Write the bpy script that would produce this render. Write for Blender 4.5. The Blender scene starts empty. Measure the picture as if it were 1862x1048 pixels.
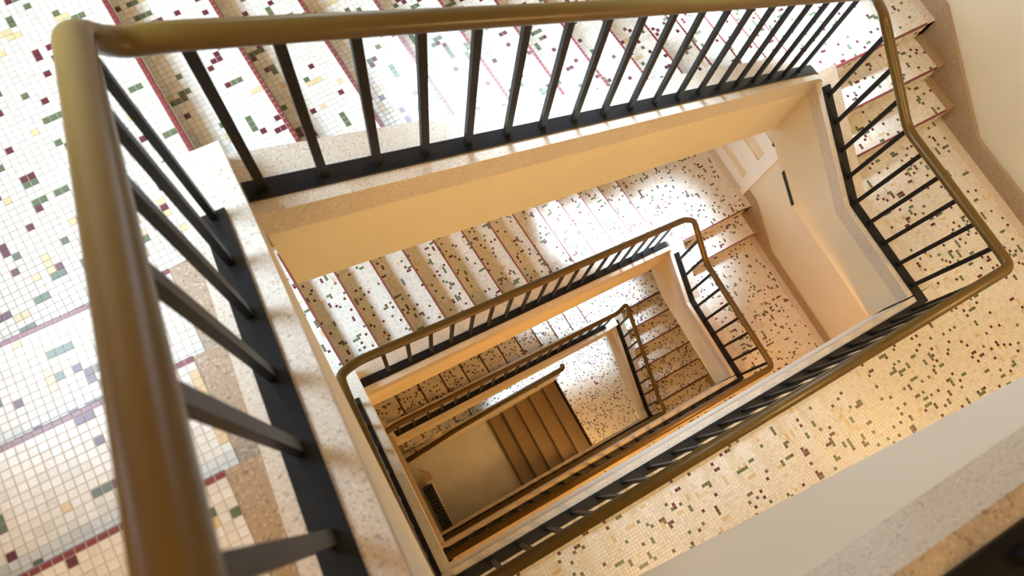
import bpy, math, random
import numpy as np
from mathutils import Matrix, Vector

scene = bpy.context.scene
col = scene.collection
random.seed(7)
RNG = np.random.default_rng(11)

# ------------------------------------------------------------------ camera
FPX = 1283.1
CAM_POS = Vector((0.0, 0.0, 4.8276))
RW = Matrix(((0.870824, -0.481271, 0.100221), (-0.435839, -0.850146, -0.295460), (0.227398, 0.213614, -0.950084)))
cam_data = bpy.data.cameras.new('camera')
cam = bpy.data.objects.new('camera', cam_data)
col.objects.link(cam)
rot = RW.transposed() @ Matrix(((1, 0, 0), (0, -1, 0), (0, 0, -1)))
cam.matrix_world = Matrix.Translation(CAM_POS) @ rot.to_4x4()
cam_data.sensor_width = 36.0
cam_data.lens = FPX / 1862.0 * 36.0
cam_data.clip_start = 0.02
cam_data.dof.use_dof = True
cam_data.dof.focus_distance = 5.2
cam_data.dof.aperture_fstop = 3.3
scene.camera = cam


def project(v):
    q = RW @ (Vector(v) - CAM_POS)
    return 931 + FPX * q.x / q.z, 524 + FPX * q.y / q.z, q.z


# ------------------------------------------------------------------ world and view
world = bpy.data.worlds.new('world')
scene.world = world
world.use_nodes = True
world.node_tree.nodes['Background'].inputs[0].default_value = (0.75, 0.88, 1.0, 1)
world.node_tree.nodes['Background'].inputs[1].default_value = 2.6
vs = scene.view_settings
vs.view_transform = 'Standard'
vs.look = 'None'
vs.gamma = 1.0
vs.use_curve_mapping = False
vs.exposure = 0.42
scene.cycles.use_denoising = True
scene.cycles.max_bounces = 8
scene.cycles.diffuse_bounces = 5
scene.cycles.sample_clamp_indirect = 6.0

SKY = (0.62, 0.81, 1.0)
AL = 0.070                      # the long flights are set slightly askew to the rest
EX = Vector((math.cos(AL), math.sin(AL), 0))
EY = Vector((-math.sin(AL), math.cos(AL), 0))


def window_light(name, centre, facing, w, h, power, spread=180, colour=SKY):
    d = bpy.data.lights.new(name, 'AREA')
    d.shape = 'RECTANGLE'
    d.size, d.size_y = w, h
    d.energy = power
    d.color = colour
    d.spread = math.radians(spread)
    o = bpy.data.objects.new(name, d)
    col.objects.link(o)
    o.location = centre
    o.rotation_euler = Vector(facing).to_track_quat('-Z', 'Y').to_euler()
    return o


O0 = Vector((-0.178, 1.30, 0))


def top_pt(s, t, z, o=O0):
    return (o.x + EX.x * s + EY.x * t, o.y + EX.y * s + EY.y * t, z)


# daylight standing in each window opening: (s0, s1, z0, z1, power, downward slope, spread)
BACK_WINDOWS = [(1.15, 2.7, 2.6, 4.9, 24, 1.75, 34), (2.8, 4.85, 1.05, 2.5, 30, 1.35, 24), (2.7, 4.70, -2.1, -0.1, 52, 1.75, 26), (2.5, 4.7, -5.3, -3.75, 24, 1.4, 26), (2.0, 4.6, -7.5, -6.5, 13, 0.85, 16)]
BACK_T = 1.16
for i, (s0, s1, z0, z1, pw, slope, spread) in enumerate(BACK_WINDOWS):
    window_light('daylight', top_pt((s0 + s1) / 2, BACK_T + 0.06, (z0 + z1) / 2), -EY + Vector((-0.14, 0, -slope)), s1 - s0, (z1 - z0) * 0.55, pw, spread)
# left wall windows over the landings: (y0, y1, z0, z1, power)
LEFT_WINDOWS = [(1.0, 2.25, 3.75, 5.7, 46), (1.25, 2.2, 0.25, 1.45, 19)]
XL = -1.46
for (y0, y1, z0, z1, pw) in LEFT_WINDOWS:
    window_light('daylight', (XL - 0.02, (y0 + y1) / 2, (z0 + z1) / 2), Vector((1, 0, -1.2)), y1 - y0, (z1 - z0) * 0.6, pw, 84 if z0 > 3 else 75)


# ------------------------------------------------------------------ materials
def mat(name, rough=0.6, spec=0.5):
    m = bpy.data.materials.new(name)
    m.use_nodes = True
    b = m.node_tree.nodes['Principled BSDF']
    b.inputs['Roughness'].default_value = rough
    b.inputs['Specular IOR Level'].default_value = spec
    return m, m.node_tree.nodes, m.node_tree.links, b


def plain(name, c, rough=0.6, spec=0.5, metal=0.0, noise=0.06, scale=9.0, bump=0.0, bscale=40.0):
    m, n, l, b = mat(name, rough, spec)
    b.inputs['Metallic'].default_value = metal
    tc = n.new('ShaderNodeTexCoord')
    nz = n.new('ShaderNodeTexNoise')
    nz.inputs['Scale'].default_value = scale
    nz.inputs['Detail'].default_value = 5
    l.new(tc.outputs['Object'], nz.inputs['Vector'])
    cr = n.new('ShaderNodeValToRGB')
    cr.color_ramp.elements[0].position = 0.3
    cr.color_ramp.elements[1].position = 0.7
    cr.color_ramp.elements[0].color = (*[x * (1 - noise) for x in c], 1)
    cr.color_ramp.elements[1].color = (*[min(1, x * (1 + noise)) for x in c], 1)
    l.new(nz.outputs['Fac'], cr.inputs['Fac'])
    l.new(cr.outputs['Color'], b.inputs['Base Color'])
    if bump:
        n2 = n.new('ShaderNodeTexNoise')
        n2.inputs['Scale'].default_value = bscale
        n2.inputs['Detail'].default_value = 4
        l.new(tc.outputs['Object'], n2.inputs['Vector'])
        bp = n.new('ShaderNodeBump')
        bp.inputs['Strength'].default_value = bump
        bp.inputs['Distance'].default_value = 0.004
        l.new(n2.outputs['Fac'], bp.inputs['Height'])
        l.new(bp.outputs['Normal'], b.inputs['Normal'])
    return m


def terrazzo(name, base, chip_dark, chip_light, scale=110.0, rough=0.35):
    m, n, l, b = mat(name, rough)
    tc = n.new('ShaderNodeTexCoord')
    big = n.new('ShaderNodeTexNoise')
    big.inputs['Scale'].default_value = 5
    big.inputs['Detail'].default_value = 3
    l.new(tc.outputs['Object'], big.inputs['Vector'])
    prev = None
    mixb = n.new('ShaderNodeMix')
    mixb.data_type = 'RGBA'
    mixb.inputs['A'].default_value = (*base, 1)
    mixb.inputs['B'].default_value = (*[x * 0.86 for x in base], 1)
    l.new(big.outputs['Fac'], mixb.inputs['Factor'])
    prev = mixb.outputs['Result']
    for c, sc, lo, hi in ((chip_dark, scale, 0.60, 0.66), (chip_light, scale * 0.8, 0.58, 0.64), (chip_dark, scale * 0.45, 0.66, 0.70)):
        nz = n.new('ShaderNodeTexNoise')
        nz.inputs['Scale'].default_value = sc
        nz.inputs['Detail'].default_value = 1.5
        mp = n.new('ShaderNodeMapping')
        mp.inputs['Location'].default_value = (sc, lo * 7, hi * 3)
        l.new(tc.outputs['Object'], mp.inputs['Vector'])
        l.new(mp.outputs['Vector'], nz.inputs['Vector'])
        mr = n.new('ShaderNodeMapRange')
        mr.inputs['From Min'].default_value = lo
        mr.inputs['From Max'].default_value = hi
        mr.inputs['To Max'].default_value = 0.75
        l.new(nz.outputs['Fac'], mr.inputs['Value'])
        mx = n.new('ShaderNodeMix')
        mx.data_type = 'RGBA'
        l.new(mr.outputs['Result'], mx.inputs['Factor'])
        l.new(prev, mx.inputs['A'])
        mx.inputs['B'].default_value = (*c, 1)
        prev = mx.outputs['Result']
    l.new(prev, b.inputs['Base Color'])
    return m


def mosaic(name, pitch=0.0225):
    """small mosaic floor too far off for its tiles to be told apart"""
    m, n, l, b = mat(name, 0.3)
    tc = n.new('ShaderNodeTexCoord')
    sn = n.new('ShaderNodeVectorMath')
    sn.operation = 'SNAP'
    sn.inputs[1].default_value = (pitch, pitch, pitch)
    off = n.new('ShaderNodeVectorMath')
    off.operation = 'ADD'
    off.inputs[1].default_value = (0.0113, 0.0117, 0.0119)
    l.new(tc.outputs['Object'], off.inputs[0])
    l.new(off.outputs['Vector'], sn.inputs[0])
    wn = n.new('ShaderNodeTexWhiteNoise')
    l.new(sn.outputs['Vector'], wn.inputs['Vector'])
    cr = n.new('ShaderNodeValToRGB')
    cr.color_ramp.interpolation = 'CONSTANT'
    els = cr.color_ramp.elements
    els[0].position, els[0].color = 0.0, (*TILE_COLS['tile white'], 1)
    els[1].position, els[1].color = 0.83, (*TILE_COLS['tile green'], 1)
    for pos, k in ((0.89, 'tile crimson'), (0.945, 'tile yellow'), (0.975, 'tile grey')):
        e = els.new(pos)
        e.color = (*TILE_COLS[k], 1)
    l.new(wn.outputs['Value'], cr.inputs['Fac'])
    l.new(cr.outputs['Color'], b.inputs['Base Color'])
    return m


TILE_COLS = {'tile white': (0.74, 0.70, 0.62), 'tile pale': (0.77, 0.74, 0.68), 'tile grey': (0.67, 0.63, 0.56),
             'tile green': (0.105, 0.135, 0.065), 'tile crimson': (0.115, 0.014, 0.026), 'tile yellow': (0.66, 0.50, 0.27),
             'tile red': (0.21, 0.030, 0.032), 'grout': (0.57, 0.53, 0.45)}
M = {}
for k, c in TILE_COLS.items():
    M[k] = plain(k, c, 0.31 if k != 'grout' else 0.8, 0.5, noise=0.05, scale=60)
TILE_ORDER = ['tile white', 'tile pale', 'tile grey', 'tile green', 'tile crimson', 'tile yellow', 'tile red', 'grout']
M['mosaic'] = mosaic('mosaic')
M['terrazzo'] = terrazzo('terrazzo', (0.72, 0.64, 0.53), (0.36, 0.27, 0.20), (0.80, 0.75, 0.68), 165.0)
M['terrazzo brown'] = terrazzo('terrazzo brown', (0.40, 0.29, 0.18), (0.18, 0.11, 0.06), (0.52, 0.42, 0.30), 150.0)
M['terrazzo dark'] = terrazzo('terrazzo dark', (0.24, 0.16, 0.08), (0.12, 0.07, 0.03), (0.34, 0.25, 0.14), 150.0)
M['plaster'] = plain('plaster', (0.81, 0.72, 0.54), 0.75, 0.3, noise=0.025, scale=2.5, bump=0.12, bscale=30)
M['wall'] = plain('wall', (0.70, 0.63, 0.48), 0.8, 0.3, noise=0.03, scale=2.0, bump=0.12, bscale=30)
M['white plaster'] = plain('white plaster', (0.83, 0.77, 0.66), 0.8, 0.3, noise=0.02, scale=2.0)
M['handrail'] = plain('handrail', (0.112, 0.066, 0.011), 0.32, 0.5, noise=0.10, scale=4.0)
M['steel'] = plain('steel', (0.008, 0.008, 0.009), 0.46, 0.3, noise=0.25, scale=14, bump=0.2, bscale=70)
M['door paint'] = plain('door paint', (0.82, 0.80, 0.74), 0.45, 0.4, noise=0.03)
M['door panel'] = plain('door panel', (0.74, 0.62, 0.44), 0.5, 0.4, noise=0.03)
M['dark nosing'] = plain('dark nosing', (0.10, 0.032, 0.028), 0.4, 0.4, noise=0.1)  # nosing strip of the lower flights, darkened to paint in its shadow line
M['step edge shade'] = plain('step edge shade', (0.04, 0.022, 0.010), 0.4, 0.4, noise=0.1)  # dark strip that paints the shadow line along the pit step edges
M['stone floor'] = plain('stone floor', (0.56, 0.56, 0.53), 0.35, 0.5, noise=0.08, scale=3)
M['black iron'] = plain('black iron', (0.012, 0.012, 0.013), 0.5, 0.4, noise=0.2)
M['window frame'] = plain('window frame', (0.75, 0.75, 0.72), 0.4, 0.4, noise=0.03)


def glass_mat():
    m, n, l, b = mat('window glass', 0.02)
    out = n['Material Output']
    tr = n.new('ShaderNodeBsdfTransparent')
    gl = n.new('ShaderNodeBsdfGlossy')
    gl.inputs['Roughness'].default_value = 0.02
    fr = n.new('ShaderNodeFresnel')
    mx = n.new('ShaderNodeMixShader')
    l.new(fr.outputs['Fac'], mx.inputs['Fac'])
    l.new(tr.outputs['BSDF'], mx.inputs[1])
    l.new(gl.outputs['BSDF'], mx.inputs[2])
    l.new(mx.outputs['Shader'], out.inputs['Surface'])
    return m


def lamp_mat():
    m, n, l, b = mat('lamp glass', 0.3)
    b.inputs['Base Color'].default_value = (0.9, 0.8, 0.6, 1)
    b.inputs['Emission Color'].default_value = (1.0, 0.78, 0.48, 1)
    b.inputs['Emission Strength'].default_value = 4.0
    return m


M['glass'] = glass_mat()
M['lamp glass'] = lamp_mat()


# ------------------------------------------------------------------ mesh helpers
class MB:
    def __init__(self):
        self.v, self.f = [], []

    def hexa(self, bottom, top):
        """bottom and top: four points each, same winding (counter-clockwise seen from above)"""
        i = len(self.v)
        self.v += [tuple(p) for p in bottom] + [tuple(p) for p in top]
        self.f += [(i + 3, i + 2, i + 1, i), (i + 4, i + 5, i + 6, i + 7)]
        for a in range(4):
            b = (a + 1) % 4
            self.f.append((i + a, i + b, i + 4 + b, i + 4 + a))
        return self

    def box(self, x0, x1, y0, y1, z0, z1):
        q = [(x0, y0), (x1, y0), (x1, y1), (x0, y1)]
        return self.hexa([(x, y, z0) for x, y in q], [(x, y, z1) for x, y in q])

    def ring(self, pts):
        i = len(self.v)
        self.v += [tuple(p) for p in pts]
        return list(range(i, i + len(pts)))

    def sweep(self, path, prof, cap=True):
        """path: 3D points; prof: (side, up) offsets"""
        rings = []
        n = len(path)
        for k, p in enumerate(path):
            p = Vector(p)
            a = Vector(path[max(0, k - 1)])
            b = Vector(path[min(n - 1, k + 1)])
            t = (b - a).normalized()
            side = t.cross(Vector((0, 0, 1)))
            side.normalize()
            up = side.cross(t)
            rings.append(self.ring([p + side * s + up * u for s, u in prof]))
        m = len(prof)
        for r0, r1 in zip(rings, rings[1:]):
            for j in range(m):
                self.f.append((r0[j], r0[(j + 1) % m], r1[(j + 1) % m], r1[j]))
        if cap:
            self.f.append(tuple(rings[0][::-1]))
            self.f.append(tuple(rings[-1]))
        return self

    def lathe(self, c, prof, seg=20):
        rings = [self.ring([(c[0] + r * math.cos(2 * math.pi * k / seg), c[1] + r * math.sin(2 * math.pi * k / seg), c[2] + z) for k in range(seg)]) for r, z in prof]
        for r0, r1 in zip(rings, rings[1:]):
            for j in range(seg):
                self.f.append((r0[j], r0[(j + 1) % seg], r1[(j + 1) % seg], r1[j]))
        self.f.append(tuple(rings[0][::-1]))
        self.f.append(tuple(rings[-1]))
        return self

    def build(self, name, material, parent=None, smooth=False, bevel=0.0):
        me = bpy.data.meshes.new(name)
        me.from_pydata(self.v, [], self.f)
        me.update()
        import bmesh
        bm = bmesh.new()
        bm.from_mesh(me)
        bmesh.ops.recalc_face_normals(bm, faces=bm.faces)
        if bevel:
            bmesh.ops.bevel(bm, geom=bm.edges[:], offset=bevel, segments=2, affect='EDGES', profile=0.6)
        bm.to_mesh(me)
        bm.free()
        me.materials.append(material)
        if smooth:
            me.polygons.foreach_set('use_smooth', [True] * len(me.polygons))
        o = bpy.data.objects.new(name, me)
        col.objects.link(o)
        if parent is not None:
            link_parent(o, parent)
        return o


def link_parent(o, parent):
    o.parent = parent
    o.matrix_parent_inverse = base_matrix(parent).inverted()


def base_matrix(o):
    m = Matrix.Translation(o.location) @ o.rotation_euler.to_matrix().to_4x4()
    if o.parent is not None:
        return base_matrix(o.parent) @ o.matrix_parent_inverse @ m if False else m
    return m


def tag(o, label=None, cat=None, group=None, kind=None):
    if label:
        o['label'] = label
    if cat:
        o['category'] = cat
    if group:
        o['group'] = group
    if kind:
        o['kind'] = kind
    return o


def thing(name, label, cat, loc, group=None):
    o = bpy.data.objects.new(name, None)
    o.empty_display_size = 0.1
    o.location = loc
    col.objects.link(o)
    return tag(o, label, cat, group)


# ------------------------------------------------------------------ mosaic tiles
PITCH = 0.0225
NOSE = 0.0135
TILE_MESH = {}


def tile_colours(n1, n2, density=1.0):
    """colour index for an n1 x n2 field: pale ground with scattered coloured tiles and short runs"""
    g = RNG.choice(3, size=(n1, n2), p=[0.5, 0.3, 0.2])
    for ci, prob in ((5, 0.017), (3, 0.040), (4, 0.042)):
        k = int(n1 * n2 * prob * density / 1.25 + RNG.random())
        for _ in range(k):
            i, j = RNG.integers(0, n1), RNG.integers(0, n2)
            run = RNG.choice([1, 1, 1, 1, 2, 2, 3])
            if ci == 4:
                run = RNG.choice([1, 1, 1, 1, 1, 2])
            if RNG.random() < 0.5:
                g[i:min(n1, i + run), j] = ci
            else:
                g[i, j:min(n2, j + run)] = ci
    return g


def tile_shape(a, b, nrm, h=0.0020, fill=0.93):
    a, b, nrm = Vector(a) * fill / 2, Vector(b) * fill / 2, Vector(nrm)
    top = [(-a - b) * 0.94, (a - b) * 0.94, (a + b) * 0.94, (b - a) * 0.94]
    low = [-a - b, a - b, a + b, b - a]
    return [tuple(p) for p in low] + [tuple(p + nrm * h) for p in top]


FACES = [(4, 5, 6, 7), (0, 1, 5, 4), (1, 2, 6, 5), (2, 3, 7, 6), (3, 0, 4, 7)]


class TileSet:
    """collects mosaic fields of one part; builds them as single tiles (largest in view) and one joined field"""

    def __init__(self):
        self.items = []      # (centre, shape key, colour index)
        self.shapes = {}
        self.plates = []

    def field(self, origin, a, b, n1, n2, nrm, red_first=0, mask=None, density=1.0, red_last=0):
        """origin: corner; a, b: pitch vectors; rows along a are counted from the nosing edge"""
        a, b, nrm, origin = Vector(a), Vector(b), Vector(nrm), Vector(origin)
        if a.cross(b).dot(nrm) < 0:
            flip = True
        else:
            flip = False
        g = tile_colours(n1, n2, density)
        if red_first:
            g[:red_first, :] = 6
        key = (tuple(round(x, 5) for x in a), tuple(round(x, 5) for x in b), tuple(round(x, 4) for x in nrm))
        if key not in self.shapes:
            self.shapes[key] = tile_shape(b, a, nrm) if flip else tile_shape(a, b, nrm)
        for i in range(n1):
            for j in range(n2):
                c = origin + a * (i + 0.5) + b * (j + 0.5)
                if mask is not None and not mask(c):
                    continue
                self.items.append((c, key, int(g[i, j])))
        if mask is None:
            q = [origin, origin + a * n1, origin + a * n1 + b * n2, origin + b * n2]
            self.plates.append([tuple(p + nrm * 0.0004) for p in (q[::-1] if flip else q)])

    def singles(self, limit, minpx):
        out = []
        for k, (c, key, ci) in enumerate(self.items):
            x, y, d = project(c)
            if d > 0.2 and -10 < x < 1872 and -10 < y < 1058:
                px = FPX * PITCH / d
                if px >= minpx:
                    out.append((px, k))
        out.sort(reverse=True)
        return set(k for _, k in out[:limit])

    def build(self, parent, single=()):
        items = [it for k, it in enumerate(self.items) if k not in single]
        if items or self.plates:
            nt = len(items)
            base = {k: np.array(v) for k, v in self.shapes.items()}
            V = np.empty((nt * 8 + len(self.plates) * 4, 3), dtype=np.float32)
            for n, (c, key, ci) in enumerate(items):
                V[n * 8:n * 8 + 8] = base[key] + np.array(c)
            for n, q in enumerate(self.plates):
                V[nt * 8 + n * 4:nt * 8 + n * 4 + 4] = q
            F = (np.array(FACES)[None] + (np.arange(nt) * 8)[:, None, None]).reshape(-1, 4)
            P = (nt * 8 + np.arange(len(self.plates) * 4)).reshape(-1, 4)
            F = np.concatenate([F, P]) if len(self.plates) else F
            mi = np.concatenate([np.repeat([it[2] for it in items], 5), np.full(len(self.plates), 7)]).astype(np.int32)
            off = np.array(base_matrix(parent).translation)
            V = V - off.astype(np.float32)
            me = bpy.data.meshes.new('tile_field')
            me.vertices.add(len(V))
            me.vertices.foreach_set('co', V.ravel())
            me.loops.add(F.size)
            me.loops.foreach_set('vertex_index', F.ravel().astype(np.int32))
            me.polygons.add(len(F))
            me.polygons.foreach_set('loop_start', np.arange(0, F.size, 4, dtype=np.int32))
            for k in TILE_ORDER:
                me.materials.append(M[k])
            me.polygons.foreach_set('material_index', mi)
            me.polygons.foreach_set('use_smooth', np.zeros(len(F), dtype=bool))
            me.update()
            me.validate()
            o = bpy.data.objects.new('tile_field', me)
            col.objects.link(o)
            o.parent = parent
            o['kind'] = 'stuff'
        off = base_matrix(parent).translation
        for k in sorted(single):
            c, key, ci = self.items[k]
            mk = (key, ci)
            if mk not in TILE_MESH:
                me = bpy.data.meshes.new('tile')
                me.from_pydata(self.shapes[key], [], FACES)
                me.materials.append(M[TILE_ORDER[ci]])
                TILE_MESH[mk] = me
            o = bpy.data.objects.new('tile', TILE_MESH[mk])
            col.objects.link(o)
            o.parent = parent
            o.location = Vector(c) - off


# ------------------------------------------------------------------ levels
R = 0.17
TT, TL_, TR = 0.3196, 0.3182, 0.3124
ZL0, ZA0, ZB0 = 3.57, 2.72, 0.51
ZL1, ZA1, ZB1 = 0.0, -0.773, -2.983
ZL2, ZA2, ZB2 = -3.323, -3.99, -6.03
ZL3, ZA3, ZL4 = -7.05, -7.45, -8.30
ZL5 = ZL4 - 6 * R
XR = 5.12           # right wall
YF = -1.95          # front wall (behind the corridor side)
YN1 = 0.9203
YTOP = YN1 - 4 * TL_

# ------------------------------------------------------------------ shell
ZLOW, ZTOP = ZL5, 6.6


def structure(mb, name, m, **kw):
    return tag(mb.build(name, m, **kw), kind='structure')


structure(MB().box(XR, XR + 0.25, YF - 0.25, 3.3, ZLOW - 0.2, ZTOP), 'wall_right', M['wall'])
structure(MB().box(XL - 0.25, XR + 0.25, YF - 0.25, YF, ZLOW - 0.2, ZTOP), 'wall_front', M['wall'])
structure(MB().box(XL - 0.25, XR + 0.25, YF - 0.25, 3.3, ZTOP, ZTOP + 0.2), 'ceiling', M['white plaster'])


def wall_with_holes(name, m, to3, s0, s1, z0, z1, holes, thick):
    """to3(s, depth, z) -> point; wall fills s0..s1, z0..z1 except the holes (s0, s1, z0, z1)"""
    ss = sorted({s0, s1, *[h[0] for h in holes], *[h[1] for h in holes]})
    zs = sorted({z0, z1, *[h[2] for h in holes], *[h[3] for h in holes]})
    mb = MB()
    for a, b in zip(ss, ss[1:]):
        for c, d in zip(zs, zs[1:]):
            if any(h[0] <= a and b <= h[1] and h[2] <= c and d <= h[3] for h in holes):
                continue
            mb.hexa([to3(a, 0, c), to3(b, 0, c), to3(b, thick, c), to3(a, thick, c)],
                    [to3(a, 0, d), to3(b, 0, d), to3(b, thick, d), to3(a, thick, d)])
    return structure(mb, name, m)


back3 = lambda s, d, z: top_pt(s, BACK_T + d, z)
left3 = lambda s, d, z: (XL - d, s, z)
wall_with_holes('wall_back', M['wall'], back3, -1.6, 5.6, ZLOW - 0.2, ZTOP, [w[:4] for w in BACK_WINDOWS], 0.22)
wall_with_holes('wall_left', M['wall'], left3, YF - 0.25, 2.6, ZLOW - 0.2, ZTOP, [w[:4] for w in LEFT_WINDOWS], 0.22)


def window(n, to3, s0, s1, z0, z1, cols, rows):
    def bar(a, b, c, d, e0=0.10, e1=0.16):
        return MB().hexa([to3(a, e0, c), to3(b, e0, c), to3(b, e1, c), to3(a, e1, c)],
                         [to3(a, e0, d), to3(b, e0, d), to3(b, e1, d), to3(a, e1, d)])
    fr = MB()
    w = 0.05
    for a, b, c, d in ((s0, s0 + w, z0, z1), (s1 - w, s1, z0, z1), (s0 + w, s1 - w, z0, z0 + w), (s0 + w, s1 - w, z1 - w, z1)):
        sub = bar(a, b, c, d)
        k = len(fr.v)
        fr.v += sub.v
        fr.f += [tuple(i + k for i in f) for f in sub.f]
    root = tag(fr.build('window_%d' % n, M['window frame']), kind='structure')
    ds, dz = (s1 - s0) / cols, (z1 - z0) / rows
    for i in range(1, cols):
        bar(s0 + i * ds - 0.02, s0 + i * ds + 0.02, z0 + w, z1 - w).build('mullion', M['window frame'], root)
    for j in range(1, rows):
        bar(s0 + w, s1 - w, z0 + j * dz - 0.015, z0 + j * dz + 0.015, 0.11, 0.15).build('transom', M['window frame'], root)
    for i in range(cols):
        for j in range(rows):
            bar(s0 + i * ds + 0.02, s0 + (i + 1) * ds - 0.02, z0 + j * dz + 0.015, z0 + (j + 1) * dz - 0.015, 0.128, 0.132).build('pane', M['glass'], root)
    bar(s0 - 0.03, s1 + 0.03, z0 - 0.04, z0, -0.05, 0.16).build('window_sill', M['terrazzo'], root)


wn = 0
for w in BACK_WINDOWS:
    wn += 1
    window(wn, back3, *w[:4], 4, 3)
for w in LEFT_WINDOWS:
    wn += 1
    window(wn, left3, *w[:4], 2, 3)


# ------------------------------------------------------------------ floors
def floor_slab(parts, z, m, name='floor', thick=0.16):
    mb = MB()
    for x0, x1, y0, y1 in parts:
        mb.box(x0, x1, y0, y1, z - thick, z)
    return structure(mb, name, m)


f0 = floor_slab([(XL, XR, YF, -0.50), (XL, -0.28, -0.50, YTOP)], ZL0, M['mosaic'])
f1 = floor_slab([(XL, 3.9, YF, -0.52), (3.9, XR, YF, 1.3737 - 2 * TR), (XL, -0.28, -0.52, YTOP)], ZL1, M['terrazzo'])
f2 = floor_slab([(XL, 3.9, YF, -0.52), (3.9, XR, YF, 1.3227 - TR), (XL, -0.28, -0.52, YTOP)], ZL2, M['terrazzo'])
f3 = floor_slab([(XL, 3.9, YF, -0.52), (3.9, XR, YF, -0.32), (XL, -0.28, -0.52, YTOP)], ZL3, M['mosaic'])
PIT_X, PIT_Y0, PIT_Y1 = 2.99, -0.56, 0.98
f4 = floor_slab([(PIT_X, XR, YF, 2.8), (XL, PIT_X, PIT_Y1 + 0.12, 2.8), (XL, PIT_X, YF, PIT_Y0)], ZL4, M['mosaic'])
f5 = floor_slab([(XL, XR, YF, 2.8)], ZL5, M['stone floor'])

n = int(6.4 / PITCH)
ts = TileSet()
X0 = 5.0 - n * PITCH
ts.field((X0, -0.555, ZL1 + 0.001), (0, -PITCH, 0), (PITCH, 0, 0), 61, n, (0, 0, 1))
nc = int(1.02 / PITCH)
ts.field((5.0 - nc * PITCH, 1.3737 - 2 * TR, ZL1 + 0.001), (0, -PITCH, 0), (PITCH, 0, 0), int((1.3737 - 2 * TR + 0.555) / PITCH), nc, (0, 0, 1))
ts.build(f1)
ts = TileSet()
ts.field((X0 + 120 * PITCH, -0.555, ZL2 + 0.001), (0, -PITCH, 0), (PITCH, 0, 0), 40, n - 120, (0, 0, 1), density=1.2)
ts.field((5.0 - nc * PITCH, 1.3227 - TR, ZL2 + 0.001), (0, -PITCH, 0), (PITCH, 0, 0), int((1.3227 - TR + 0.555) / PITCH), nc, (0, 0, 1), density=1.2)
ts.build(f2)


# ------------------------------------------------------------------ stair flights
def flight(label, O, d, w, z0, n, T, r, width, border_in, border_out, detail=1, skirt=None, group=None, singles=0, under=0.45, nosing_mat=None, body=None):
    """O: plan point of the upper nosing at the inner edge of the tiled field; d: way down; w: sideways away from the well"""
    d, w = Vector((d[0], d[1], 0)), Vector((w[0], w[1], 0))
    O = Vector((O[0], O[1], 0))
    root = thing('stair_flight', label, 'staircase', (O.x, O.y, z0 - n * r), group)

    def P(s, t, z):
        q = O + d * s + w * t
        return (q.x, q.y, z)
    ccw = d.cross(w).z > 0

    def block(mb, s0, s1, t0, t1, zb, zt):
        q = [(s0, t0), (s1, t0), (s1, t1), (s0, t1)]
        if not ccw:
            q = q[::-1]
        return mb.hexa([P(s, t, zb) for s, t in q], [P(s, t, zt) for s, t in q])
    nt = int(round(width / PITCH))
    pw = width / nt
    rows = int(round((T - NOSE) / PITCH))
    pd = (T - NOSE) / rows
    rrows = max(1, int(round((r - NOSE) / 0.0225)))
    pr = (r - NOSE) / rrows
    sets = []
    for k in range(0, n):
        # tread k lies above riser k; k = 0 is only the riser under the upper landing
        zt = z0 - k * r
        s1 = k * T
        s0 = s1 - T if k else s1 - 0.06
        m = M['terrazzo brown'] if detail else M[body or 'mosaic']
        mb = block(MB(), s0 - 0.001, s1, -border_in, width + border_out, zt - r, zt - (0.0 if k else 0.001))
        tr = mb.build('tread' if k else 'landing_edge', m, root)
        if detail:
            ts = TileSet()
            if k:
                ts.field(P(s1, 0, zt + 0.001), -d * NOSE, w * pw, 1, nt, (0, 0, 1), red_first=1)
                ts.field(P(s1 - NOSE, 0, zt + 0.001), -d * pd, w * pw, rows, nt, (0, 0, 1))
            ts.field(P(s1 + 0.001, 0, zt), (0, 0, -NOSE), w * pw, 1, nt, tuple(d), red_first=1)
            ts.field(P(s1 + 0.001, 0, zt - NOSE), (0, 0, -pr), w * pw, rrows, nt, tuple(d))
            sets.append((tr, ts))
        else:
            block(MB(), s1 - 0.018, s1 + 0.004, 0, width, zt - 0.03, zt + 0.003).build('nosing', nosing_mat or M['dark nosing'], tr)
    if detail:
        best = []
        for q, (tr, ts) in enumerate(sets):
            if singles:
                for k in ts.singles(100000, 9.5):
                    best.append((-FPX * PITCH / project(ts.items[k][0])[2], q, k))
        best.sort()
        pick = {}
        for _, q, k in best[:singles]:
            pick.setdefault(q, set()).add(k)
        for q, (tr, ts) in enumerate(sets):
            ts.build(tr, pick.get(q, ()))
    # soffit: sloping slab under the steps
    sl = r / T
    a0, a1 = -0.02, (n - 1) * T + 0.02
    q = [(a0, -border_in), (a1, -border_in), (a1, width + border_out), (a0, width + border_out)]
    if not ccw:
        q = q[::-1]
    MB().hexa([P(s, t, z0 - s * sl - under) for s, t in q], [P(s, t, z0 - s * sl - r - 0.03) for s, t in q]).build('soffit', M['plaster'], root)
    return root, P, block


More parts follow.
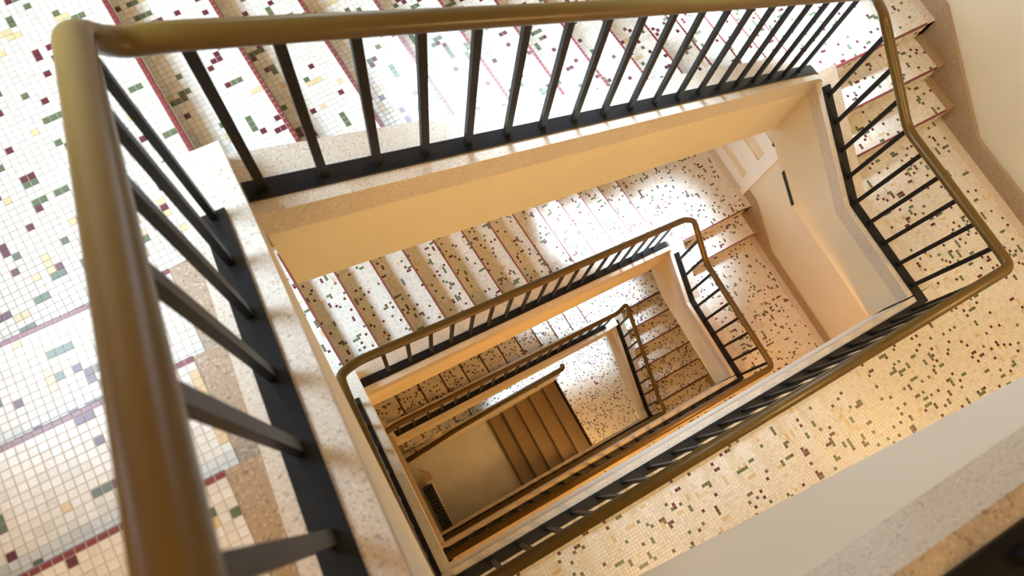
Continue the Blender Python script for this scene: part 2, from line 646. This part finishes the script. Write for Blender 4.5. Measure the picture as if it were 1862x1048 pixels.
# left flight: from the camera's storey down to the first landing
lf0, lP, lB = flight('tiled upper stair flight coming down beside the thick near handrail', (-0.36, YTOP), (0, 1), (-1, 0), ZL0, 5, TL_, R, 1.08, 0.10, 0.015, singles=300, under=0.5)
tf0, tP0, tB0 = flight('long brightly daylit mosaic flight with red nosings below the upper landing', O0, EX, EY, ZA0, 13, TT, R, 1.12, 0.10, 0.03, singles=300, under=0.6)
rf0, rP0, rB0 = flight('short three step flight against the cream wall with stone skirting', (3.98, 1.3737), (0, -1), (1, 0), ZB0, 3, TR, R, 1.02, 0.06, 0.115, under=0.42)
O1 = Vector((-0.150, 1.29, 0))
lf1, lP1, lB1 = flight('return flight tucked under the upper left flight, showing only its stone curb', (-0.36, YTOP), (0, 1), (-1, 0), ZL1, 5, TL_, -ZA1 / 5, 1.08, 0.10, 0.015, detail=0, under=0.5)
tf1, tP1, tB1 = flight('long mosaic flight one storey down with shadowed risers', O1, EX, EY, ZA1, 13, TT, R, 1.12, 0.10, 0.03, under=0.6)
rf1, rP1, rB1 = flight('two step flight beside the panelled door landing', (3.98, 1.3227), (0, -1), (1, 0), ZB1, 2, TR, R, 1.02, 0.06, 0.115, under=0.42)
A2 = 0.047
E2X, E2Y = Vector((math.cos(A2), math.sin(A2), 0)), Vector((-math.sin(A2), math.cos(A2), 0))
O2 = Vector((-0.15, 1.17, 0))
lf2, lP2, lB2 = flight('return flight two storeys down', (-0.36, YTOP), (0, 1), (-1, 0), ZL2, 4, TL_, (ZL2 - ZA2) / 4, 1.08, 0.10, 0.015, detail=0, under=0.5)
tf2, tP2, tB2 = flight('dim speckled flight two storeys down behind a dark handrail', O2, E2X, E2Y, ZA2, 12, TT, R, 1.14, 0.10, 0.04, detail=0, under=0.6)
rf2, rP2, rB2 = flight('six step golden flight turning down beside the lowest barred railing', (3.98, 1.264), (0, -1), (1, 0), ZB2, 6, TR, R, 1.02, 0.06, 0.115, detail=0, under=0.5)
tf3, tP3, tB3 = flight('few narrow steps glimpsed between the two lowest handrails', (0.0, 1.12), (1, 0), (0, 1), ZA3, 5, TT, R, 1.1, 0.02, 0.04, detail=0, under=0.4)
pf, pP, pB = flight('six brown steps going down to the grey ground floor', (PIT_X, PIT_Y0), (-1, 0), (0, 1), ZL4, 6, 0.275, R, PIT_Y1 - PIT_Y0, 0.0, 0.0, detail=0, under=0.4, body='terrazzo dark', nosing_mat=M['step edge shade'])


# ------------------------------------------------------------------ landings
def landing(label, quads, z, m, under=0.16):
    cx = sum(p[0] for q in quads for p in q) / (4 * len(quads))
    cy = sum(p[1] for q in quads for p in q) / (4 * len(quads))
    root = thing('stair_landing', label, 'landing', (cx, cy, z - under))
    for q in quads:
        MB().hexa([(x, y, z - under) for x, y in q], [(x, y, z) for x, y in q]).build('slab', m, root)
    return root


def in_poly(q):
    def f(c):
        for (x0, y0), (x1, y1) in zip(q, q[1:] + q[:1]):
            if (x1 - x0) * (c.y - y0) - (y1 - y0) * (c.x - x0) < 0:
                return False
        return True
    return f


def landing_a(label, P, z, detail, singles):
    e0 = P(0, -0.4, 0)
    e1 = P(0, 1.15, 0)
    quad = [(XL, YN1 - 0.02), (e0[0], YN1 - 0.02), (e1[0], e1[1]), (XL, 2.355)]
    root = landing(label, [quad], z, M['grout'] if detail else M['mosaic'])
    if detail:
        ts = TileSet()
        o = P(0, -0.42, z + 0.0005)
        inside = in_poly([(XL + 0.02, YN1), (e0[0] + 0.01, YN1), (e1[0], e1[1] - 0.03), (XL + 0.02, 2.36)])
        ts.field(o, -EX * NOSE, EY * PITCH, 1, 70, (0, 0, 1), red_first=1, mask=inside)
        o2 = Vector(o) - EX * NOSE
        ts.field(o2, -EX * PITCH, EY * PITCH, 58, 70, (0, 0, 1), mask=inside)
        single = ts.singles(singles, 9.5)
        ts.build(root, single)
    return root


def landing_b(label, P, z, y0, detail, n, T=TT, hl=False):
    a0 = P((n - 1) * T, -0.1, 0)
    a1 = P((n - 1) * T, 1.15, 0)
    quad = [(a0[0], y0), (XR, y0), (XR, 2.81), (a1[0], a1[1])]
    root = landing(label, [quad], z, M['terrazzo'] if detail else M['mosaic'])
    if detail:
        nx = int((5.0 - a1[0]) / PITCH)
        ts = TileSet()
        inside = in_poly([(a0[0], y0), (5.01, y0), (5.01, 2.75), (a1[0], a1[1])])
        ts.field((5.0 - nx * PITCH, y0, z + 0.001), (0, NOSE, 0), (PITCH, 0, 0), 1, nx, (0, 0, 1), red_first=1, mask=inside)
        ts.field((5.0 - nx * PITCH, y0 + NOSE, z + 0.001), (0, PITCH, 0), (PITCH, 0, 0), 60, nx, (0, 0, 1), mask=inside)
        ts.build(root)
        q = [(a0[0], y0), (5.0, y0), (5.0, 2.78), (a1[0], a1[1])]
        MB().hexa([(x, y, z) for x, y in q], [(x, y, z + 0.0008) for x, y in q]).build('grout_bed', M['grout'], root)
    return root


la0 = landing_a('bright white mosaic landing where the near handrail turns', tP0, ZA0, 1, 300)
la1 = landing_a('mosaic landing at the head of the flight one storey down', tP1, ZA1, 1, 0)
la2 = landing_a('dim landing two storeys down', tP2, ZA2, 0, 0)
la3 = landing_a('lowest dim landing above the ground floor', tP2, ZA3, 0, 0)
lb0 = landing_b('sunlit landing at the foot of the long upper flight', tP0, ZB0, 1.3737, 1, 13)
lb1 = landing_b('landing in front of the panelled door', tP1, ZB1, 1.3227, 1, 13)
lb2 = landing_b('landing above the six step golden flight', tP2, ZB2, 1.264, 0, 12)


# ------------------------------------------------------------------ curbs and string walls along the well
def curb(parent, path, n_in, w_in, w_out, face_h=0.18):
    """path: bar line points (x, y, z of the curb top); n_in: unit plan vector towards the well"""
    n = Vector((n_in[0], n_in[1], 0))
    mb = MB()
    for a, b in zip(path, path[1:]):
        a, b = Vector(a), Vector(b)
        q = [a + n * w_in, b + n * w_in, b - n * w_out, a - n * w_out]
        if (q[1] - q[0]).cross(q[2] - q[1]).z < 0:
            q = q[::-1]
        mb.hexa([(p.x, p.y, p.z - face_h) for p in q], list(q))
    return mb.build('curb', M['terrazzo'], parent)


def string_wall(parent, pts, n_in, w_in, w_out, m=None):
    """pts: (x, y, ztop, zbottom) on the bar line"""
    n = Vector((n_in[0], n_in[1], 0))
    mb = MB()
    for a, b in zip(pts, pts[1:]):
        pa, pb = Vector((a[0], a[1], 0)), Vector((b[0], b[1], 0))
        q = [(pa + n * w_in, a), (pb + n * w_in, b), (pb - n * w_out, b), (pa - n * w_out, a)]
        if (q[1][0] - q[0][0]).cross(q[2][0] - q[1][0]).z < 0:
            q = q[::-1]
        mb.hexa([(p.x, p.y, s[3]) for p, s in q], [(p.x, p.y, s[2]) for p, s in q])
    return mb.build('string_wall', m or M['plaster'], parent)


def wall_under(path, drop, bots):
    return [(p[0], p[1], p[2] - drop, b) for p, b in zip(path, bots)]


BX = -0.195                      # bar line of the left rails
SLL = R / TL_
zl = lambda y: ZA0 + R + (YN1 - y) * SLL + 0.035
# upper storey: corridor edge, then the left flight
c_b0 = [(-0.10, -0.53, ZL0 + 0.09), (3.74, -0.53, ZL0 + 0.09)]
curb(f0, c_b0, (0, 1), 0.08, 0.10, 0.23)
string_wall(f0, [(-0.10, -0.53, ZL0 - 0.14, 2.44), (0.415, -0.53, ZL0 - 0.14, 2.64), (1.52, -0.53, ZL0 - 0.14, 3.11), (2.2, -0.53, ZL0 - 0.14, 3.34), (3.74, -0.53, ZL0 - 0.14, 3.34)], (0, 1), 0.075, 0.10, M['white plaster'])
c_l0 = [(BX, -0.61, ZL0 + 0.09), (BX, YTOP - 0.06, ZL0 + 0.09), (BX, 1.0, zl(1.0)), (BX, 1.275, ZA0 + 0.105)]
curb(lf0, c_l0, (1, 0), 0.10, 0.075, 0.10)
string_wall(lf0, [(BX, -0.61, ZL0, 2.47), (BX, -0.35, ZL0, 2.50), (BX, 0.8, zl(.8) - 0.09, 2.62), (BX, 1.0, zl(1.0) - 0.09, 2.62), (BX, 1.275, ZA0, 2.50)], (1, 0), 0.095, 0.06, M['white plaster'])


def top_bar(y0, sk, z0, x):
    return (x, y0 + sk * x, z0 - (R / TT) * (x + 0.18))


def top_curb(parent, y0, sk, z0, x1, zend, drop=0.70):
    p = [top_bar(y0, sk, z0, -0.105), top_bar(y0, sk, z0, x1)]
    xe = 3.80
    p.append((xe, y0 + sk * xe, zend))
    nn = Vector((sk, -1)).normalized()
    curb(parent, p, nn, 0.085, 0.155, 0.17)
    string_wall(parent, [(q[0], q[1], q[2] - 0.15, q[2] - drop - 0.02) for q in p], nn, 0.08, 0.05)
    return p


YB0 = 1.14
p_t0 = top_curb(tf0, YB0, 0.065, ZA0 + 0.04, 3.72, ZB0 + 0.10)
p_t1 = top_curb(tf1, 1.115, 0.065, ZA1 + 0.05, 3.72, ZB1 + 0.10)
p_t2 = top_curb(tf2, 1.005, 0.047, ZA2 + 0.05, 3.60, ZB2 + 0.10, 0.6)
BXR, BYB = 3.82, -0.451


def right_curb(parent, y_start, zB, y_bend, zF, y_low=-0.36, under=(0.735, 0.536, True)):
    p = [(BXR, y_start, zB), (BXR, y_bend, zF + 0.106), (BXR, y_low, zF + 0.106)]
    curb(parent, p, (-1, 0), 0.08, 0.13, 0.13)
    ym = y_bend + 0.28
    zm = zF + 0.106 + (zB - zF - 0.106) * 0.28 / (y_start - y_bend)
    if under[2]:
        p2 = [p[0], (BXR, ym, zm), p[1], p[2]]
        zs = [zB - under[0], zF + 0.106 - under[1], zF + 0.106 - under[1], zF + 0.106 - under[1]]
    else:
        p2, zs = p, [zB - under[0], zF + 0.106 - under[1], zF + 0.106 - under[1]]
    string_wall(parent, [(q[0], q[1], q[2] - 0.12, z) for q, z in zip(p2, zs)], (-1, 0), 0.075, 0.13)
    return p


p_r0 = right_curb(rf0, 1.36, 0.645, 0.449, ZL1)
p_r1 = right_curb(rf1, 1.32, -2.83, 0.653, ZL2)
p_r2 = right_curb(rf2, 1.28, -5.90, -0.30, ZL3, y_low=-0.36, under=(0.55, 0.45, False))
# black strip standing for the shadow gap under the right string wall
MB().hexa([(3.738, 0.73, -0.432), (3.75, 0.73, -0.432), (3.75, 1.0, -0.285), (3.738, 1.0, -0.285)],
          [(3.738, 0.73, -0.395), (3.75, 0.73, -0.395), (3.75, 1.0, -0.248), (3.738, 1.0, -0.248)]).build('shadow_gap_strip', M['black iron'], rf0)


def bottom_curb(parent, zF, m=None, deep=0.53):
    p = [(-0.28, BYB, zF + 0.106), (3.95, BYB, zF + 0.106)]
    curb(parent, p, (0, 1), 0.08, 0.105, 0.16)
    string_wall(parent, [(q[0], q[1], q[2] - 0.14, q[2] - deep) for q in p], (0, 1), 0.076, 0.10, m)
    return p


bottom_curb(f1, ZL1, M['white plaster'])
bottom_curb(f2, ZL2)
bottom_curb(f3, ZL3, deep=0.4)


def left_curb(parent, zF, zA):
    p = [(BX, -0.56, zF + 0.106), (BX, YTOP - 0.05, zF + 0.106), (BX, 1.0, zA + 0.11), (BX, 1.22, zA + 0.09)]
    curb(parent, p, (1, 0), 0.10, 0.075, 0.14)
    string_wall(parent, [(q[0], q[1], q[2] - 0.12, q[2] - 0.6) for q in p], (1, 0), 0.095, 0.06)
    return p


p_l1 = left_curb(lf1, ZL1, ZA1)
p_l2 = left_curb(lf2, ZL2, ZA2)


# skirting of stone along the right wall
def skirting(parent, pts, h=0.13):
    mb = MB()
    for a, b in zip(pts, pts[1:]):
        mb.hexa([(5.085, b[0], b[1] - 0.15), (5.118, b[0], b[1] - 0.15), (5.118, a[0], a[1] - 0.15), (5.085, a[0], a[1] - 0.15)],
                [(5.085, b[0], b[1] + h), (5.118, b[0], b[1] + h), (5.118, a[0], a[1] + h), (5.085, a[0], a[1] + h)])
    return mb.build('skirting', M['terrazzo brown'], parent)


skirting(rf0, [(2.8, ZB0), (1.40, ZB0), (0.43, 0.01), (-1.94, 0.01)], 0.14)
skirting(rf1, [(1.495, ZB1), (1.33, ZB1), (0.72, ZL2), (-1.94, ZL2)], 0.10)
skirting(rf2, [(2.8, ZB2), (1.27, ZB2), (-0.55, ZL3), (-1.94, ZL3)], 0.10)


# ------------------------------------------------------------------ railings
def rounded(pts, rad=0.07, seg=6):
    out = [Vector(pts[0])]
    for a, b, c in zip(pts, pts[1:], pts[2:]):
        a, b, c = Vector(a), Vector(b), Vector(c)
        d0, d1 = (a - b), (c - b)
        r0, r1 = min(rad, d0.length * 0.45), min(rad, d1.length * 0.45)
        p, q = b + d0.normalized() * r0, b + d1.normalized() * r1
        for k in range(seg + 1):
            t = k / seg
            out.append(p * (1 - t) ** 2 + b * 2 * t * (1 - t) + q * t * t)
    out.append(Vector(pts[-1]))
    return out


HPROF = [(0.036 * math.cos(a), 0.030 * math.sin(a)) for a in [2 * math.pi * k / 20 for k in range(20)]]
BAL_W = 0.0125


def railing(label, hand, bars, balusters, loc, hw=1.0):
    root = thing('stair_railing', label, 'railing', loc)
    MB().sweep(rounded(hand), [(s * hw, u * hw) for s, u in HPROF]).build('handrail', M['handrail'], root, smooth=True)
    for b in bars:
        prof = [(-0.036, 0.0), (0.036, 0.0), (0.036, 0.011), (-0.036, 0.011)]
        MB().sweep(b, prof).build('base_bar', M['steel'], root)
    for (x, y, zf, zt, along) in balusters:
        a = 0.015 if along == 'x' else 0.010
        b = 0.010 if along == 'x' else 0.015
        MB().box(x - a, x + a, y - b, y + b, zf, zt).build('baluster', M['steel'], root)
    return root


HH = 0.79


def at_path(path, axis, val):
    for a, b in zip(path, path[1:]):
        lo, hi = sorted((a[axis], b[axis]))
        if lo <= val <= hi and hi > lo:
            t = (val - a[axis]) / (b[axis] - a[axis])
            return tuple(a[i] + (b[i] - a[i]) * t for i in range(3))
    return None


def balusters_on(bar, hand, axis, vals):
    out = []
    for v in vals:
        p, h = at_path(bar, axis, v), at_path(hand, axis, v)
        if p and h:
            out.append((p[0], p[1], p[2] + 0.005, h[2] - 0.012, 'xy'[axis]))
    return out


# upper railing: corridor edge, left flight, long flight, short flight, next corridor
HX = BX - 0.016
hl = [(HX, -0.53, zl(-0.30) + HH), (HX, -0.30, zl(-0.30) + HH), (HX, 1.00, zl(1.0) + HH), (HX, 1.10, zl(1.06) + HH - 0.02)]
tz = lambda x: top_bar(YB0, 0.065, ZA0 + 0.04, x)
ht = [(tz(-0.06)[0], tz(-0.06)[1], tz(-0.06)[2] + HH - 0.01), (tz(3.66)[0], tz(3.66)[1], tz(3.66)[2] + HH)]
hr = [(BXR - 0.01, 1.30, 1.345), (BXR, 0.635, 0.946), (BXR, BYB, 0.946)]
hand0 = [(3.70, -0.53, zl(-0.30) + HH)] + hl + [(BX + 0.03, 1.135, ht[0][2] + 0.035)] + ht + hr + [(BX, BYB, 0.946)]
bar_l0 = [c_l0[1], (BX, 1.03, zl(1.03))]
bar_t0 = [tz(-0.105), tz(3.72), (3.79, tz(3.79)[1], ZB0 + 0.105)]
bar_r0 = [(BXR, 1.26, at_path(p_r0, 1, 1.26)[2]), p_r0[1], (BXR, BYB, 0.106)]
bar_b0 = [(BXR, BYB, 0.106), (BX, BYB, 0.106)]
bal = balusters_on(bar_l0, hl, 1, [1.015 - 0.194 * k for k in range(7)])
bal += balusters_on(bar_t0, ht, 0, [-0.040 + 0.1965 * k for k in range(19)])
bal += balusters_on(bar_r0, hr, 1, [1.19 - 0.186 * k for k in range(9)])
bal += balusters_on(bar_b0, [(BXR, BYB, 0.946), (BX, BYB, 0.946)], 0, [3.70 - 0.197 * k for k in range(20)])
bal += balusters_on([(3.7, -0.53, ZL0 + 0.09), (BX, -0.53, ZL0 + 0.09)], [(3.7, -0.53, zl(-.3) + HH), (BX, -0.53, zl(-.3) + HH)], 0, [3.6 - 0.2 * k for k in range(19)])
railing('thick brown handrail on black bars around the topmost turn of the well', hand0,
        [bar_l0, bar_t0, bar_r0, bar_b0, [(3.7, -0.53, ZL0 + 0.09), (BX, -0.53, ZL0 + 0.09)]], bal, (BX, BYB, 0.1))

# railing one storey down
t1 = lambda x: top_bar(1.115, 0.065, ZA1 + 0.05, x)
hl1 = [(BX, BYB + 0.02, 0.93), (BX, -0.20, 0.90), (BX, 0.92, ZA1 + 0.11 + HH + 0.06), (BX + 0.01, 1.06, ZA1 + 0.11 + HH - 0.03)]
ht1 = [(t1(-0.04)[0], t1(-0.04)[1], t1(-0.04)[2] + HH), (t1(3.66)[0], t1(3.66)[1], t1(3.66)[2] + HH)]
hr1 = [(BXR, 1.32, ZB1 + 0.95 - 0.07), (BXR, 0.87, ZL2 + 0.93), (BXR, BYB, ZL2 + 0.93)]
bar_l1 = [p_l1[1], (BX, 1.0, ZA1 + 0.11)]
bar_t1 = [t1(-0.105), t1(3.72), (3.79, t1(3.79)[1], ZB1 + 0.105)]
bar_r1 = [(BXR, 1.22, at_path(p_r1, 1, 1.22)[2]), p_r1[1], (BXR, BYB, ZL2 + 0.106)]
bar_b1 = [(BXR, BYB, ZL2 + 0.106), (BX, BYB, ZL2 + 0.106)]
bal = balusters_on(bar_l1, hl1, 1, [0.95 - 0.195 * k for k in range(7)])
bal += balusters_on(bar_t1, ht1, 0, [-0.060 + 0.1965 * k for k in range(19)])
bal += balusters_on(bar_r1, hr1, 1, [1.13 - 0.19 * k for k in range(9)])
bal += balusters_on(bar_b1, [(BXR, BYB, ZL2 + 0.93), (BX, BYB, ZL2 + 0.93)], 0, [3.70 - 0.197 * k for k in range(20)])
railing('slim brown handrail on black bars one storey down', hl1 + ht1 + hr1 + [(BX, BYB, ZL2 + 0.93)],
        [bar_l1, bar_t1, bar_r1, bar_b1], bal, (BX, BYB, ZL2 + 0.1), 0.95)

# railing two storeys down
t2 = lambda x: top_bar(1.005, 0.047, ZA2 + 0.05, x)
hl2 = [(BX, BYB + 0.02, ZL2 + 0.92), (BX, -0.2, ZL2 + 0.88), (BX, 0.85, ZA2 + 0.90), (BX + 0.01, 0.96, ZA2 + 0.86)]
ht2 = [(t2(-0.04)[0], t2(-0.04)[1], t2(-0.04)[2] + HH), (t2(3.62)[0], t2(3.62)[1], t2(3.62)[2] + HH)]
hr2 = [(BXR, 1.24, ZB2 + 0.85), (BXR, -0.22, ZL3 + 0.93), (BXR, BYB, ZL3 + 0.90)]
bar_l2 = [p_l2[1], (BX, 0.9, at_path(p_l2, 1, 0.9)[2])]
bar_t2 = [t2(-0.06), t2(3.60)]
bar_r2 = [(BXR, 1.18, at_path(p_r2, 1, 1.18)[2]), (BXR, -0.30, ZL3 + 0.106), (BXR, BYB, ZL3 + 0.106)]
bar_b2 = [(BXR, BYB, ZL3 + 0.106), (BX, BYB, ZL3 + 0.106)]
bal = balusters_on(bar_l2, hl2, 1, [0.8 - 0.195 * k for k in range(6)])
bal += balusters_on(bar_t2, ht2, 0, [0.0 + 0.1965 * k for k in range(19)])
bal += balusters_on(bar_r2, hr2, 1, [1.08 - 0.19 * k for k in range(9)])
bal += balusters_on(bar_b2, [(BXR, BYB, ZL3 + 0.90), (BX, BYB, ZL3 + 0.90)], 0, [3.70 - 0.197 * k for k in range(20)])
railing('dark narrow railing two storeys down around the lowest turn', hl2 + ht2 + hr2 + [(BX, BYB, ZL3 + 0.90)],
        [bar_l2, bar_t2, bar_r2, bar_b2], bal, (BX, BYB, ZL3 + 0.1), 0.9)

# ground floor stair pit: low wall with a rail
pit = thing('stair_pit_wall', 'pinkish stone low wall with a smooth rail beside the lowest steps', 'low wall', (1.4, PIT_Y1 + 0.06, ZL5))
string_wall(pit, [(-0.25, PIT_Y1 + 0.06, ZL4 + 0.05, ZL5), (3.0, PIT_Y1 + 0.06, ZL4 + 0.55, ZL5)], (0, -1), 0.06, 0.06, M['terrazzo'])
MB().sweep(rounded([(-0.12, 0.93, -7.72), (0.9, 0.99, -7.62), (2.85, 1.02, -7.42), (3.02, 1.03, -7.43), (3.05, 1.10, -7.48)], 0.06), [(0.045 * math.cos(a), 0.03 * math.sin(a)) for a in [2 * math.pi * k / 16 for k in range(16)]]).build('handrail', M['handrail'], pit, smooth=True)
for x in (0.1, 0.9, 1.7, 2.5):
    MB().box(x - 0.012, x + 0.012, 0.985, 1.01, ZL4 + 0.0, -7.5).build('rail_post', M['steel'], pit)

# ------------------------------------------------------------------ door on the right wall
door = thing('door_1', 'white panelled door on the wall of the lower landing', 'door', (XR, 1.95, ZB1))
door['kind'] = 'structure'
del door['category']
xd = XR
MB().box(xd - 0.05, xd - 0.002, 1.50, 1.58, ZB1, ZB1 + 2.1).build('door_frame', M['door paint'], door)
MB().box(xd - 0.05, xd - 0.002, 2.45, 2.53, ZB1, ZB1 + 2.1).build('door_frame', M['door paint'], door)
MB().box(xd - 0.05, xd - 0.002, 1.50, 2.53, ZB1 + 2.1, ZB1 + 2.18).build('door_frame', M['door paint'], door)
MB().box(xd - 0.02, xd - 0.002, 1.58, 2.45, ZB1 + 0.01, ZB1 + 2.1).build('door_leaf', M['door panel'], door)
for z0, z1 in ((0.01, 0.17), (0.30, 0.62), (0.80, 1.02), (1.30, 1.45), (1.95, 2.10)):
    MB().box(xd - 0.035, xd - 0.02, 1.58, 2.45, ZB1 + z0, ZB1 + z1).build('door_rail', M['door paint'], door)
for y0, y1 in ((1.58, 1.66), (2.37, 2.45)):
    MB().box(xd - 0.037, xd - 0.0195, y0, y1, ZB1 + 0.01, ZB1 + 2.1).build('door_stile', M['door paint'], door)
MB().lathe((xd - 0.06, 1.64, ZB1 + 1.05), [(0.012, 0), (0.025, 0.01), (0.025, 0.04), (0.012, 0.05)]).build('door_knob', M['steel'], door)

# ------------------------------------------------------------------ black bench on the ground floor
bench = thing('radiator', 'black ribbed radiator standing on the grey ground floor', 'radiator', (-0.02, 0.0, ZL5))
for k in range(14):
    y = -0.46 + 0.064 * k
    MB().box(-0.10, 0.10, y, y + 0.05, ZL5 + 0.10, ZL5 + 0.62).build('rib', M['black iron'], bench, bevel=0.008)
MB().box(-0.08, 0.08, -0.47, 0.45, ZL5 + 0.06, ZL5 + 0.12).build('bottom_pipe', M['black iron'], bench)
MB().box(0.105, 0.125, -0.47, 0.43, ZL5 + 0.30, ZL5 + 0.34).build('side_pipe', M['window frame'], bench)
for y in (-0.42, 0.38):
    MB().box(-0.06, 0.06, y, y + 0.04, ZL5, ZL5 + 0.08).build('foot', M['black iron'], bench)
stool = thing('stool', 'small dark stool at the end of the black radiator', 'stool', (0.03, 0.58, ZL5))
MB().box(-0.10, 0.16, 0.50, 0.66, ZL5 + 0.42, ZL5 + 0.45).build('seat', M['terrazzo brown'], stool)
for x in (-0.09, 0.13):
    for y in (0.51, 0.63):
        MB().box(x, x + 0.02, y, y + 0.02, ZL5, ZL5 + 0.42).build('leg', M['black iron'], stool)


# ------------------------------------------------------------------ ceiling lamps under the storeys
def ceiling_lamp(label, x, y, z, power, colour=(1.0, 0.66, 0.33)):
    t = thing('ceiling_lamp', label, 'lamp', (x, y, z))
    MB().lathe((x, y, z - 0.03), [(0.07, 0.0), (0.08, 0.01), (0.08, 0.03)]).build('base', M['steel'], t, smooth=True)
    MB().lathe((x, y, z - 0.14), [(0.04, 0.0), (0.11, 0.03), (0.13, 0.07), (0.10, 0.11)]).build('glass_shade', M['lamp glass'], t, smooth=True)
    d = bpy.data.lights.new('lamp_light', 'POINT')
    d.energy = power
    d.color = colour
    d.shadow_soft_size = 0.2
    o = bpy.data.objects.new('lamp_light', d)
    col.objects.link(o)
    link_parent(o, t)
    o.location = (0, 0, -0.32)
    o.matrix_parent_inverse = Matrix.Identity(4)
    return t


ceiling_lamp('round ceiling lamp under the upper corridor beside the long rail', 1.7, -1.78, ZL0 - 0.16, 52, (1.0, 0.66, 0.29))
ceiling_lamp('round ceiling lamp under the upper corridor beside the right wall', 4.75, -1.72, ZL0 - 0.16, 52, (1.0, 0.66, 0.29))
ceiling_lamp('round ceiling lamp under the middle corridor', 2.6, -1.25, ZL1 - 0.16, 90, (1.0, 0.48, 0.09))
ceiling_lamp('round ceiling lamp under the lower corridor', 2.6, -1.25, ZL2 - 0.16, 44, (1.0, 0.46, 0.06))
ceiling_lamp('round ceiling lamp above the ground floor', 2.0, -1.2, ZL3 - 0.16, 56, (1.0, 0.58, 0.20))
ceiling_lamp('round ceiling lamp under the top ceiling', -0.6, -0.9, ZTOP, 52, (1.0, 0.60, 0.22))
